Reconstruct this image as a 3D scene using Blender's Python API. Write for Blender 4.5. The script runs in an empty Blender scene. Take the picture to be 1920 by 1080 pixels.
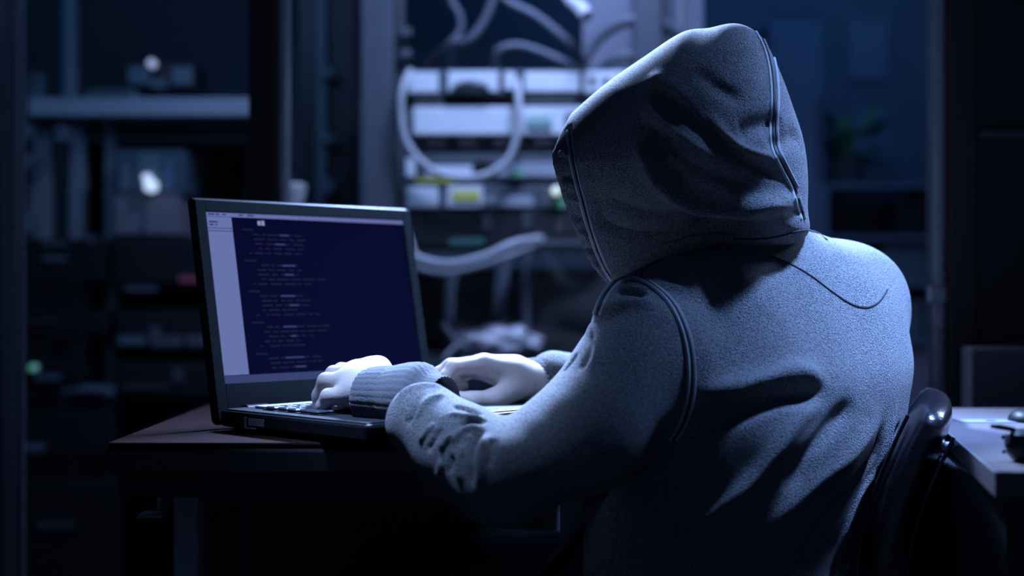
import bpy, bmesh, math, random
import numpy as np
from mathutils import Vector, Matrix
from mathutils.bvhtree import BVHTree

random.seed(7)
rng = np.random.default_rng(7)
scene = bpy.context.scene
COL = scene.collection

# ------------------------------------------------------------------ camera, world, lights, exposure
CZ, F = 0.913, 2667.0
cam_d = bpy.data.cameras.new('camera')
cam = bpy.data.objects.new('camera', cam_d); COL.objects.link(cam)
cam.location = (0, 0, CZ); cam.rotation_euler = (math.pi/2, 0, 0)
cam_d.lens = 50.0; cam_d.sensor_width = 36.0
cam_d.clip_start = .05; cam_d.clip_end = 50
cam_d.dof.use_dof = True; cam_d.dof.focus_distance = 1.56; cam_d.dof.aperture_fstop = 2.0
scene.camera = cam

w = bpy.data.worlds.new('world'); scene.world = w; w.use_nodes = True
bg = w.node_tree.nodes['Background']; bg.inputs[0].default_value = (.10, .2, .5, 1); bg.inputs[1].default_value = .02

scene.view_settings.view_transform = 'Standard'
scene.view_settings.look = 'None'
scene.view_settings.gamma = 1.0
scene.view_settings.exposure = 0.0
scene.view_settings.use_curve_mapping = False
scene.cycles.use_denoising = True
scene.cycles.max_bounces = 6
scene.cycles.caustics_reflective = False
scene.cycles.caustics_refractive = False

BLUE = (.38, .55, 1.0)
def area(name, loc, target, size, power, color=BLUE, size_y=None, spread=180):
    l = bpy.data.lights.new(name, 'AREA'); l.energy = power; l.color = color; l.size = size
    if size_y: l.shape = 'RECTANGLE'; l.size_y = size_y
    l.spread = math.radians(spread)
    o = bpy.data.objects.new(name, l); COL.objects.link(o); o.location = loc
    o.rotation_euler = (Vector(target)-Vector(loc)).to_track_quat('-Z', 'Y').to_euler()
    return o
area('lamp_over_desk', (.10, 2.28, 1.56), (.14, 1.62, .95), .24, 34, (.36, .53, 1.0), spread=100)
area('fill_forearm_hands', (-.38, 1.40, 1.9), (-.09, 1.53, .78), .10, .75, (.34, .52, 1.0), spread=20)  # added narrow fill to brighten forearm and hands, no desk lamp stands there
area('lamp_over_back', (.84, 1.48, 2.3), (.45, 1.64, .94), .18, 3.0, (.24, .43, 1.0), spread=26)
area('lamp_rim_right', (1.35, 2.32, 1.5), (.40, 1.65, .95), .3, 2.5, (.36, .53, 1.0), spread=60)
area('lamp_room_fill', (.2, -.6, 2.4), (.3, 1.5, .8), 1.2, .9, (.08, .28, 1.0))
area('lamp_server_room', (.15, 2.55, 2.15), (.06, 3.0, 1.05), .35, 9, (.37, .50, 1.0), .2, spread=100)
area('lamp_server_room_back', (.75, 3.2, 2.5), (.8, 4.0, 1.1), .5, 6, (.10, .34, 1.0))
area('fill_left_rack', (-.75, 2.45, 1.75), (-.95, 3.2, .85), .4, 2.8, (.20, .44, 1.0))  # added fill aimed at the left rack fronts, not a fixture

# ------------------------------------------------------------------ helpers
def P(px, py, D):
    return Vector(((px-960)/F*D, D, CZ-(py-540)/F*D))

MATS = {}
def mat(name, color, rough=.6, metal=0, emit=None, estr=1.0, noise=None, bump=None, spec=.5, sheen=0, coat=0):
    """noise=(scale, darker-factor), bump=(scale, strength)"""
    if name in MATS: return MATS[name]
    m = bpy.data.materials.new(name); m.use_nodes = True
    nt = m.node_tree; b = nt.nodes['Principled BSDF']
    b.inputs['Base Color'].default_value = (*color, 1)
    b.inputs['Roughness'].default_value = rough
    b.inputs['Metallic'].default_value = metal
    b.inputs['Specular IOR Level'].default_value = spec
    if sheen: b.inputs['Sheen Weight'].default_value = sheen; b.inputs['Sheen Roughness'].default_value = .4
    if coat: b.inputs['Coat Weight'].default_value = coat; b.inputs['Coat Roughness'].default_value = .15
    if emit:
        b.inputs['Emission Color'].default_value = (*emit, 1); b.inputs['Emission Strength'].default_value = estr
    tc = nt.nodes.new('ShaderNodeTexCoord')
    if noise:
        n = nt.nodes.new('ShaderNodeTexNoise'); n.inputs['Scale'].default_value = noise[0]; n.inputs['Detail'].default_value = 4
        nt.links.new(tc.outputs['Object'], n.inputs['Vector'])
        r = nt.nodes.new('ShaderNodeValToRGB')
        r.color_ramp.elements[0].position = .35; r.color_ramp.elements[1].position = .65
        r.color_ramp.elements[0].color = (*[c*noise[1] for c in color], 1)
        r.color_ramp.elements[1].color = (*color, 1)
        nt.links.new(n.outputs['Fac'], r.inputs['Fac']); nt.links.new(r.outputs['Color'], b.inputs['Base Color'])
    if bump:
        n2 = nt.nodes.new('ShaderNodeTexNoise'); n2.inputs['Scale'].default_value = bump[0]; n2.inputs['Detail'].default_value = 3
        nt.links.new(tc.outputs['Object'], n2.inputs['Vector'])
        bp = nt.nodes.new('ShaderNodeBump'); bp.inputs['Strength'].default_value = bump[1]; bp.inputs['Distance'].default_value = .003
        nt.links.new(n2.outputs['Fac'], bp.inputs['Height']); nt.links.new(bp.outputs['Normal'], b.inputs['Normal'])
    MATS[name] = m
    return m

def glass_mat():
    m = bpy.data.materials.new('pane_glass'); m.use_nodes = True
    nt = m.node_tree; nt.nodes.clear()
    o = nt.nodes.new('ShaderNodeOutputMaterial'); mx = nt.nodes.new('ShaderNodeMixShader')
    t = nt.nodes.new('ShaderNodeBsdfTransparent'); g = nt.nodes.new('ShaderNodeBsdfGlossy')
    t.inputs[0].default_value = (.93, .96, .97, 1); g.inputs['Roughness'].default_value = .04
    f = nt.nodes.new('ShaderNodeFresnel'); f.inputs[0].default_value = 1.18
    nt.links.new(f.outputs[0], mx.inputs[0]); nt.links.new(t.outputs[0], mx.inputs[1]); nt.links.new(g.outputs[0], mx.inputs[2])
    nt.links.new(mx.outputs[0], o.inputs[0])
    return m

def link(name, me, m, parent=None, smooth=False):
    o = bpy.data.objects.new(name, me); COL.objects.link(o)
    if m: me.materials.append(m)
    if parent: o.parent = parent
    if smooth: me.polygons.foreach_set('use_smooth', [True]*len(me.polygons))
    return o

def tag(o, label=None, cat=None, group=None, kind=None):
    if label: o['label'] = label
    if cat: o['category'] = cat
    if group: o['group'] = group
    if kind: o['kind'] = kind
    return o

def empty(name, loc, rz=0, label=None, cat=None, group=None):
    o = bpy.data.objects.new(name, None); COL.objects.link(o)
    o.location = loc; o.rotation_euler = (0, 0, rz); o.empty_display_size = .05
    tag(o, label, cat, group)
    bpy.context.view_layer.update()
    return o

class MB:
    """collects shapes into one mesh"""
    def __init__(s): s.bm = bmesh.new()
    def box(s, x0, x1, y0, y1, z0, z1, bevel=0, rot=None, seg=2):
        g = bmesh.ops.create_cube(s.bm, size=1)['verts']
        for v in g:
            v.co = Vector(((x0+x1)/2+v.co.x*(x1-x0), (y0+y1)/2+v.co.y*(y1-y0), (z0+z1)/2+v.co.z*(z1-z0)))
        if bevel:
            es = list({e for v in g for e in v.link_edges})
            r = bmesh.ops.bevel(s.bm, geom=es, offset=bevel, segments=seg, affect='EDGES', profile=.5)
            g = list({v for v in r['verts']} | {v for f in r['faces'] for v in f.verts})
            if rot:  # gather all connected
                seen = set(g); st = list(g)
                while st:
                    v = st.pop()
                    for e in v.link_edges:
                        u = e.other_vert(v)
                        if u not in seen: seen.add(u); st.append(u)
                g = list(seen)
        if rot:
            c = Vector(((x0+x1)/2, (y0+y1)/2, (z0+z1)/2))
            for v in g: v.co = c + rot @ (v.co-c)
        return s
    def prism(s, pts, d):
        """extrude polygon pts (list of Vector) by vector d"""
        a = [s.bm.verts.new(p) for p in pts]; b = [s.bm.verts.new(Vector(p)+Vector(d)) for p in pts]
        n = len(a)
        s.bm.faces.new(a[::-1]); s.bm.faces.new(b)
        for i in range(n): s.bm.faces.new((a[i], a[(i+1) % n], b[(i+1) % n], b[i]))
        bmesh.ops.recalc_face_normals(s.bm, faces=s.bm.faces[:])
        return s
    def tube(s, pts, r, n=8, flat=1.0, rb=None):
        pts = [Vector(p) for p in pts]; rings = []
        up = Vector((0, 0, 1)); last = None
        for i, p in enumerate(pts):
            t = (pts[min(i+1, len(pts)-1)]-pts[max(i-1, 0)]).normalized()
            if last is None:
                a = t.cross(up)
                if a.length < .1: a = t.cross(Vector((1, 0, 0)))
            else: a = last - t*last.dot(t)
            a.normalize(); last = a; b = t.cross(a)
            rr = r[i] if isinstance(r, (list, tuple)) else r
            rings.append([s.bm.verts.new(p+a*math.cos(2*math.pi*k/n)*rr+b*math.sin(2*math.pi*k/n)*rr*flat) for k in range(n)])
        for q in range(len(rings)-1):
            for k in range(n):
                s.bm.faces.new((rings[q][k], rings[q][(k+1) % n], rings[q+1][(k+1) % n], rings[q+1][k]))
        s.bm.faces.new(rings[0][::-1]); s.bm.faces.new(rings[-1])
        return s
    def cyl(s, p, q, r, n=16, r2=None):
        return s.tube([p, q], [r, r if r2 is None else r2], n)
    def lathe(s, prof, c=(0, 0, 0), n=24, axis=None):
        rings = []
        M = Matrix.Identity(3) if axis is None else Vector((0, 0, 1)).rotation_difference(Vector(axis)).to_matrix()
        for r, z in prof:
            rings.append([s.bm.verts.new(Vector(c)+M @ Vector((r*math.cos(2*math.pi*k/n), r*math.sin(2*math.pi*k/n), z))) for k in range(n)])
        for q in range(len(rings)-1):
            for k in range(n): s.bm.faces.new((rings[q][k], rings[q][(k+1) % n], rings[q+1][(k+1) % n], rings[q+1][k]))
        s.bm.faces.new(rings[0][::-1]); s.bm.faces.new(rings[-1])
        return s
    def build(s, name, m, parent=None, smooth=False, label=None):
        bmesh.ops.recalc_face_normals(s.bm, faces=s.bm.faces[:])
        me = bpy.data.meshes.new(name); s.bm.to_mesh(me); s.bm.free()
        o = link(name, me, m, parent, smooth)
        if smooth: me.set_sharp_from_angle(angle=math.radians(40))
        if label: o['label'] = label
        return o

def spline(pts, n=8, closed=False):
    pts = [Vector(p) for p in pts]; out = []
    N = len(pts)
    for i in range(N if closed else N-1):
        if closed: p0, p1, p2, p3 = pts[i-1], pts[i], pts[(i+1) % N], pts[(i+2) % N]
        else: p0, p1, p2, p3 = pts[max(i-1, 0)], pts[i], pts[i+1], pts[min(i+2, N-1)]
        for k in range(n):
            t = k/n
            out.append(.5*((2*p1)+(p2-p0)*t+(2*p0-5*p1+4*p2-p3)*t*t+(3*p1-p0-3*p2+p3)*t**3))
    if not closed: out.append(pts[-1])
    return out

# ---- signed-distance fields and surface nets
class Grid:
    def __init__(s, lo, hi, h):
        s.lo = np.array(lo, np.float32); s.h = h
        s.ax = [np.arange(lo[i], hi[i], h, dtype=np.float32) for i in range(3)]
        s.f = np.full([len(a) for a in s.ax], .5, np.float32)
    def add(s, fn, lo, hi, k=.01, op='union'):
        sl = tuple(slice(max(0, int((lo[i]-s.lo[i])/s.h)-1), max(0, int((hi[i]-s.lo[i])/s.h)+2)) for i in range(3))
        X = s.ax[0][sl[0]][:, None, None]; Y = s.ax[1][sl[1]][None, :, None]; Z = s.ax[2][sl[2]][None, None, :]
        if 0 in (X.size, Y.size, Z.size): return
        d = fn(X, Y, Z).astype(np.float32); a = s.f[sl]
        if op == 'union':
            hh = np.clip(.5+.5*(a-d)/k, 0, 1); s.f[sl] = a*(1-hh)+d*hh - k*hh*(1-hh)
        else:
            hh = np.clip(.5-.5*(a+d)/k, 0, 1); s.f[sl] = a*(1-hh)-d*hh + k*hh*(1-hh)
    def cone(s, a, b, r1, r2, k=.01, op='union'):
        a = np.array(a, float); b = np.array(b, float); R = max(r1, r2)+k+2*s.h
        ab = b-a; L = float(ab@ab)+1e-12
        def fn(X, Y, Z):
            x, y, z = X-a[0], Y-a[1], Z-a[2]
            t = np.clip((x*ab[0]+y*ab[1]+z*ab[2])/L, 0, 1)
            return np.sqrt((x-t*ab[0])**2+(y-t*ab[1])**2+(z-t*ab[2])**2)-(r1+(r2-r1)*t)
        s.add(fn, np.minimum(a, b)-R, np.maximum(a, b)+R, k, op)
    def ell(s, c, ax, rad, k=.01, op='union'):
        c = np.array(c, float); A = np.array(ax, float); rad = np.array(rad, float); R = rad.max()+k+2*s.h
        def fn(X, Y, Z):
            x, y, z = X-c[0], Y-c[1], Z-c[2]
            q = 0
            for i in range(3): q = q+((x*A[i][0]+y*A[i][1]+z*A[i][2])/rad[i])**2
            return (np.sqrt(q)-1)*rad.min()
        s.add(fn, c-R, c+R, k, op)
    def mesh(s, smooth=3):
        f = s.f; ins = f < 0
        c8 = [ins[i:ins.shape[0]-1+i, j:ins.shape[1]-1+j, k:ins.shape[2]-1+k] for i in (0, 1) for j in (0, 1) for k in (0, 1)]
        cnt = sum(c.astype(np.int8) for c in c8)
        act = (cnt > 0) & (cnt < 8)
        idx = np.argwhere(act)
        imap = np.full(act.shape, -1, np.int32); imap[act] = np.arange(len(idx))
        corner = np.array([(i, j, k) for i in (0, 1) for j in (0, 1) for k in (0, 1)])
        vals = np.stack([f[idx[:, 0]+c[0], idx[:, 1]+c[1], idx[:, 2]+c[2]] for c in corner], 1)
        acc = np.zeros((len(idx), 3)); n = np.zeros(len(idx))
        for a in range(8):
            for b in range(a+1, 8):
                if np.abs(corner[a]-corner[b]).sum() != 1: continue
                va, vb = vals[:, a], vals[:, b]; m = (va < 0) != (vb < 0)
                t = np.where(m, va/(va-vb+1e-20), 0)
                acc += np.where(m[:, None], corner[a]+t[:, None]*(corner[b]-corner[a]), 0); n += m
        V = s.lo+(idx+acc/n[:, None])*s.h
        Q = []
        for ax in range(3):
            o1, o2 = [(1, 2), (2, 0), (0, 1)][ax]
            sl0 = [slice(1, -1)]*3; sl1 = [slice(1, -1)]*3
            sl0[ax] = slice(0, -1); sl1[ax] = slice(1, None)
            A = ins[tuple(sl0)]; B = ins[tuple(sl1)]
            for flag in (True, False):
                e = np.argwhere((A != B) & (A == flag))
                off = np.ones(3, int); off[ax] = 0
                e = e+off
                e1 = np.zeros(3, int); e1[o1] = 1; e2 = np.zeros(3, int); e2[o2] = 1
                g = lambda q: imap[q[:, 0], q[:, 1], q[:, 2]]
                quad = np.stack([g(e-e1-e2), g(e-e2), g(e), g(e-e1)], 1)
                Q.append(quad if flag else quad[:, ::-1])
        Q = np.concatenate(Q); Q = Q[(Q >= 0).all(1)]
        return laplace(V, Q, smooth), Q

def laplace(V, Q, it, lam=.6):
    E = np.concatenate([Q[:, [0, 1]], Q[:, [1, 2]], Q[:, [2, 3]], Q[:, [3, 0]]])
    n = len(V); d = np.bincount(E[:, 0], minlength=n).astype(float)[:, None]+np.bincount(E[:, 1], minlength=n)[:, None]
    for _ in range(it):
        s = np.stack([np.bincount(E[:, 0], V[E[:, 1], c], n)+np.bincount(E[:, 1], V[E[:, 0], c], n) for c in range(3)], 1)
        V = V*(1-lam)+lam*s/np.maximum(d, 1)
    return V

def vnormals(V, Q):
    fn = np.cross(V[Q[:, 2]]-V[Q[:, 0]], V[Q[:, 3]]-V[Q[:, 1]])
    N = np.stack([sum(np.bincount(Q[:, k], fn[:, c], len(V)) for k in range(4)) for c in range(3)], 1)
    return N/(np.linalg.norm(N, axis=1)[:, None]+1e-12)

def np_mesh(name, V, Q):
    me = bpy.data.meshes.new(name)
    me.vertices.add(len(V)); me.vertices.foreach_set('co', V.astype(np.float32).ravel())
    me.loops.add(Q.size); me.loops.foreach_set('vertex_index', Q.astype(np.int32).ravel())
    me.polygons.add(len(Q)); me.polygons.foreach_set('loop_start', np.arange(0, Q.size, 4, dtype=np.int32))
    me.update(calc_edges=True); me.validate()
    return me

class Surf:
    """numpy surface that can be creased along strokes traced on it"""
    def __init__(s, V, Q): s.V, s.Q = V, Q; s.refresh()
    def refresh(s):
        s.N = vnormals(s.V, s.Q)
        s.bvh = BVHTree.FromPolygons([tuple(v) for v in s.V.tolist()], s.Q.tolist())
    def hit(s, px, py):
        o = Vector((0, 0, CZ)); d = (P(px, py, 1)-o).normalized()
        h = s.bvh.ray_cast(o, d)
        return (h[0], h[1]) if h[0] else (None, None)
    def trace(s, pts, n=6, off=0.0):
        out = []
        for p in spline([Vector((a, b, 0)) for a, b in pts], n):
            h, nn = s.hit(p.x, p.y)
            if h is not None: out.append(h+nn*off)
        return out
    def stroke(s, D, pts, wpx, amp, taper=True):
        """adds to displacement field D a ridge (amp>0) or groove (amp<0)"""
        c = s.trace(pts, 5)
        if len(c) < 2: return
        c = np.array([tuple(p) for p in c]); wd = wpx*.0006
        lo, hi = c.min(0)-3*wd, c.max(0)+3*wd
        m = np.where(((s.V > lo) & (s.V < hi)).all(1))[0]
        if not len(m): return
        v = s.V[m]; best = np.full(len(m), 9.); tt = np.zeros(len(m))
        L = np.concatenate([[0], np.cumsum(np.linalg.norm(np.diff(c, axis=0), axis=1))])
        for i in range(len(c)-1):
            a, ab = c[i], c[i+1]-c[i]; l2 = ab@ab
            if l2 < 1e-12 or l2 > .0025: continue
            t = np.clip(((v-a)@ab)/l2, 0, 1); d = np.linalg.norm(v-a-t[:, None]*ab, axis=1)
            u = d < best; best[u] = d[u]; tt[u] = (L[i]+t*math.sqrt(l2))[u]
        x = tt/max(L[-1], 1e-6)
        tp = np.clip(np.minimum(x, 1-x)*4, 0, 1) if taper else 1.0
        if taper: tp = tp*tp*(3-2*tp)
        # flip side guard: only where normals roughly agree with the camera side
        D[m] += amp*np.exp(-(best/wd)**2)*tp

# ------------------------------------------------------------------ materials
M_wall = mat('painted_wall', (.16, .18, .21), .85, noise=(3, .85), bump=(60, .15))
M_floor = mat('dark_floor', (.06, .06, .065), .5, noise=(8, .7))
M_ceil = mat('ceiling_white', (.3, .3, .32), .9)
M_dark = mat('black_metal', (.012, .012, .014), .45, noise=(40, .8))
M_frame = mat('dark_brown_frame', (.016, .010, .010), .7, noise=(20, .8))
M_alu = mat('brushed_aluminium', (.42, .44, .48), .4, metal=.5, noise=(60, .85))
M_white = mat('white_enamel', (.78, .8, .8), .45, noise=(12, .92))
M_grey = mat('grey_enamel', (.09, .10, .115), .5, noise=(25, .85))
M_dgrey = mat('dark_grey_enamel', (.07, .075, .08), .5, noise=(30, .8))
M_cable = mat('white_cable', (.5, .5, .5), .5)
M_cableg = mat('grey_cable', (.09, .10, .12), .55)
M_hood = mat('grey_fleece', (.38, .385, .39), .9, noise=(600, .35), bump=(600, 1.0), spec=.15, sheen=.15)
M_rib = mat('grey_rib_knit', (.13, .135, .145), .95, bump=(500, .4), spec=.1, sheen=.2)
M_seam = mat('dark_seam_piping', (.03, .032, .036), .55, spec=.4)
M_seaml = mat('grey_seam_thread', (.5, .51, .53), .7)
M_skin = mat('skin', (.66, .56, .51), .5, noise=(60, .94), bump=(350, .12), spec=.35)
M_leather = mat('dark_purple_leather', (.014, .010, .014), .28, bump=(240, .18), coat=.3)
M_desk = mat('dark_red_wood', (.024, .009, .009), .9, spec=.08, noise=(9, .7))
M_deskb = mat('near_black_wood', (.02, .016, .016), .5, noise=(9, .7))
M_plast = mat('black_plastic', (.012, .014, .018), .45, spec=.25, noise=(80, .85))
M_bezel = mat('dark_bezel', (.014, .022, .03), .6, spec=.15)

# ------------------------------------------------------------------ the room
def struct(name, m, *b, label=None):
    mb = MB()
    for q in b: mb.box(*q)
    o = mb.build(name, m); o['kind'] = 'structure'
    return o
struct('floor', M_floor, (-2.6, 2.6, -1.6, 4.3, -.1, 0))
struct('ceiling', M_ceil, (-2.6, 2.6, -1.6, 4.3, 2.7, 2.8))
struct('wall_back', M_wall, (-2.6, 2.6, 4.2, 4.3, 0, 2.7))
struct('wall_front', M_wall, (-2.6, 2.6, -1.6, -1.5, 0, 2.7))
struct('wall_left', M_wall, (-2.6, -2.5, -1.5, 4.2, 0, 2.7))
struct('wall_right', M_wall, (2.5, 2.6, -1.5, 4.2, 0, 2.7))

GY = 2.35   # plane of the glazed partition
def gx(px, D=GY): return (px-960)/F*D
part = empty('window_1', (0, GY, 0)); part['kind'] = 'structure'
part['label'] = 'glazed partition with dark posts between the desk and the server room'
G = glass_mat()
for a, b, m in ((473, 526, M_frame), (1768, 1818, mat('warm_grey_frame', (.03, .024, .024), .6)), (-30, 12, mat('teal_frame', (.12, .19, .23), .5))):
    mb = MB(); mb.box(gx(a), gx(b), -.035, .035, 0, 2.7, .003); mb.build('post', m, part)
for a, b in ((527, 541), (1745, 1764), (8, 40)):
    mb = MB(); mb.box(gx(a), gx(b), -.02, .02, 0, 2.7, .002); mb.build('metal_edge', M_alu, part, label='pale metal edge strip')
for a, b in ((41, 472), (542, 1744)):
    mb = MB(); mb.box(gx(a), gx(b), -.004, .004, .02, 2.68); mb.build('pane', G, part)
mb = MB(); mb.box(-2.5, gx(-31), -.05, .05, 0, 2.7); o = mb.build('wall_panel', M_wall, part)
mb = MB(); mb.box(gx(-30), gx(1818), -.03, .03, 2.66, 2.7); mb.build('head_rail', M_frame, part)
mb = MB(); mb.box(gx(-30), gx(1818), -.03, .03, 0, .04); mb.build('sill_rail', M_frame, part)
# latch blobs on the right-hand metal edge
mb = MB()
p = P(1747, 552, GY); mb.box(p.x-.017, p.x+.014, -.04, -.018, p.z-.014, p.z+.014, .004)
p = P(1750, 627, GY); mb.box(p.x-.009, p.x+.009, -.036, -.018, p.z-.008, p.z+.008, .003)
mb.build('latch', M_alu, part)
dr = struct('door_1', mat('dark_door_panel', (.014, .016, .018), .8, noise=(6, .8)), (gx(1819), 2.5, GY-.03, GY+.03, 0, 2.7))
mb = MB(); p = P(1850, 265, GY-.03); mb.box(gx(1822), 1.5, GY-.05, GY-.031, P(0, 262, GY).z, P(0, 250, GY).z, .003)
o = mb.build('door_rail', M_dgrey, dr)

# grey low cabinet behind the right desk
mb = MB(); a = P(1821, 652, 2.12); b = P(2100, 652, 2.12)
mb.box(a.x, b.x, 2.12, 2.17, .02, a.z, .004)
cb = mb.build('low_cabinet', mat('mauve_grey_panel', (.08, .075, .09), .7, noise=(6, .9)))
tag(cb, 'low plain grey cabinet panel behind the pale right desk', 'cabinet')
mb = MB(); mb.box(a.x+.01, b.x-.01, 2.125, 2.165, 0, .022); mb.build('plinth', M_dark, cb)

# ------------------------------------------------------------------ middle rack behind the glass
RD = 3.0
def rx(px, D=RD): return (px-960)/F*D
def rz(py, D=RD): return CZ-(py-540)/F*D
rack = empty('server_rack', (0, RD, 0), label='open server rack with pale posts behind the glass, in the middle', cat='server rack')
for a, b, m, y0, y1 in ((678, 740, M_grey, -.01, .05), (743, 757, M_dgrey, .0, .04), (1190, 1240, M_grey, -.01, .05)):
    mb = MB(); mb.box(rx(a), rx(b), y0, y1, 0, 2.2, .003); mb.build('post', m, rack)
for a in (668, 1205):
    mb = MB(); mb.box(rx(a), rx(a+26), .62, .66, 0, 2.2, .003); mb.build('post', M_dgrey, rack)
mb = MB(); mb.box(rx(668), rx(676), .02, .66, 0, rz(184), .002); mb.build('side_panel', M_grey, rack)
mb = MB(); mb.box(rx(668), rx(1240), .0, .66, 2.18, 2.2, .003); mb.build('top_panel', M_dgrey, rack)
mb = MB(); mb.box(rx(740), rx(1200), .0, .6, 0, .06, .003); mb.build('base_panel', M_dgrey, rack)
for py in (62, 102):
    mb = MB(); mb.box(rx(752), rx(772), -.02, .0, rz(py+8), rz(py-6), .003); mb.build('bracket', M_grey, rack)
mb = MB(); mb.box(rx(985), rx(1188), -.03, .3, rz(692), rz(676), .002); mb.build('shelf', M_white, rack, label='pale shelf edge')

def unit(name, label, cat, y0, y1, m, x0=757, x1=1188, front=0, depth=.42, group=None, lip=None):
    o = empty(name, ((rx(x0)+rx(x1))/2, RD, rz(y1)), label=label, cat=cat, group=group)
    mb = MB(); w = (rx(x1)-rx(x0))/2; h = rz(y0)-rz(y1)
    mb.box(-w, w, front, depth, 0, h, .002); mb.build('body', m, o)
    return o, w, h
def face(o, x0, x1, y0, y1, base_y1, m, name='faceplate', out=.006, front=0, cx=None, label=None):
    """a plate on the front of a unit, in the photo's pixels"""
    mb = MB(); ox = o.location.x
    mb.box(rx(x0)-ox, rx(x1)-ox, front-out, front+.001, rz(y1)-rz(base_y1), rz(y0)-rz(base_y1), .0015)
    q = mb.build(name, m, o)
    if label: q['label'] = label
    return q
M_green = mat('green_display', (.32, .50, .42), .5)
M_yel = mat('yellow_sticker', (.62, .62, .12), .5)
M_grn = mat('green_plug', (.10, .45, .20), .5)
u, _, _ = unit('patch_panel', 'patch panel with white blocks, topmost unit of the middle rack', 'patch panel', 132, 176, M_grey)
face(u, 766, 822, 136, 174, 176, M_white); face(u, 840, 934, 134, 172, 176, M_white)
face(u, 946, 966, 136, 168, 176, M_white); face(u, 984, 1086, 136, 172, 176, M_white); face(u, 1096, 1180, 134, 174, 176, M_white)
mb = MB(); ox = u.location.x
mb.tube([Vector((rx(850)-ox, -.010, rz(172)-rz(176))), Vector((rx(862)-ox, -.014, rz(162)-rz(176))), Vector((rx(884)-ox, -.016, rz(158)-rz(176))), Vector((rx(906)-ox, -.014, rz(163)-rz(176))), Vector((rx(915)-ox, -.01, rz(172)-rz(176)))], .008, 8)
mb.build('handle', M_dgrey, u, smooth=True, label='dark arched handle')
for x in (1104, 1130, 1156): face(u, x, x+12, 146, 160, 176, M_dgrey, 'port', .009)
u, _, _ = unit('rack_blank', 'dark blank unit between the top patch panel and the white server', 'rack unit', 178, 198, M_dark, front=.03)
face(u, 775, 830, 183, 193, 198, M_dgrey, 'vent', .03, .03); face(u, 985, 1080, 181, 195, 198, M_dgrey, 'vent', .03, .03)
u, _, _ = unit('rack_server', 'bright white rack server with a small greenish display', 'server', 200, 252, M_white, 775)
face(u, 985, 1035, 216, 238, 252, M_green, 'display', label='greenish display window')
face(u, 760, 774, 204, 232, 252, M_grey, 'mounting_ear'); face(u, 1060, 1120, 212, 240, 252, M_grey, 'drive_bay')
u, _, _ = unit('rack_blank', 'dark recessed unit right under the white server', 'rack unit', 254, 286, M_dgrey, front=.03)
for x in (800, 860, 925, 1000, 1070): face(u, x, x+34, 260, 280, 286, M_dark, 'vent', .03, .03)
u, _, _ = unit('network_switch', 'grey network switch behind the bottom of the hanging cable loop', 'network switch', 289, 334, M_grey)
face(u, 800, 885, 312, 332, 334, M_white); face(u, 890, 920, 300, 316, 334, M_dark, 'port'); face(u, 930, 1180, 306, 332, 334, mat('light_grey_enamel', (.36, .38, .41), .5)); 
face(u, 962, 980, 322, 334, 334, M_grn, 'plug', .012, label='green plug'); face(u, 762, 778, 298, 332, 334, M_white, 'mounting_ear')
u, _, _ = unit('rack_blank', 'thin black gap unit with a yellow strip on its left', 'rack unit', 336, 345, M_dark, front=.0)
face(u, 780, 856, 337, 343, 345, M_yel, 'yellow_strip', .008)
u, _, _ = unit('patch_panel', 'pale patch panel with a yellow label, level with the laptop lid top', 'patch panel', 347, 391, M_grey)
face(u, 764, 822, 351, 389, 391, M_white); face(u, 838, 905, 349, 389, 391, M_white); face(u, 908, 1000, 368, 388, 391, mat('light_grey_enamel', (.5, .52, .55), .5)); face(u, 1010, 1180, 352, 388, 391, M_grey)
face(u, 848, 899, 358, 378, 391, M_yel, 'label_sticker', .009, label='yellow label')
face(u, 1040, 1060, 376, 391, 391, M_grn, 'plug', .012, label='green plug')
u, _, _ = unit('rack_server', 'black rack server just under the pale patch panel', 'server', 395, 462, M_dark)
face(u, 842, 908, 448, 460, 462, mat('dim_green', (.05, .16, .12), .5), 'display'); face(u, 1000, 1180, 452, 461, 462, M_grey, 'trim_bar')
for x in (905, 980): face(u, x, x+16, 398, 430, 462, M_dgrey, 'drive_bay')
u, _, _ = unit('rack_blank', 'dark deep unit low behind the crumpled plastic bag', 'rack unit', 500, 672, M_dark, front=.25, depth=.5)
face(u, 800, 1150, 520, 540, 672, M_dgrey, 'vent', .006, .25)

def led_on(parent, px, py, D, r, color, s, label):
    m = mat('led_%d_%d' % (px, py), (.8, .8, .8), emit=color, estr=s)
    p = P(px, py, D)-Vector(parent.location)
    mb = MB(); mb.lathe([(.0004, -.001), (r*.7, -.001), (r, .0), (r, .02)], p, 16, (0, 1, 0))
    o = mb.build('led_light', m, parent); o['label'] = label
led_on(u, 1043, 357, 2.97, .009, (.8, .9, .6), .9, 'warm white indicator light')

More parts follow.
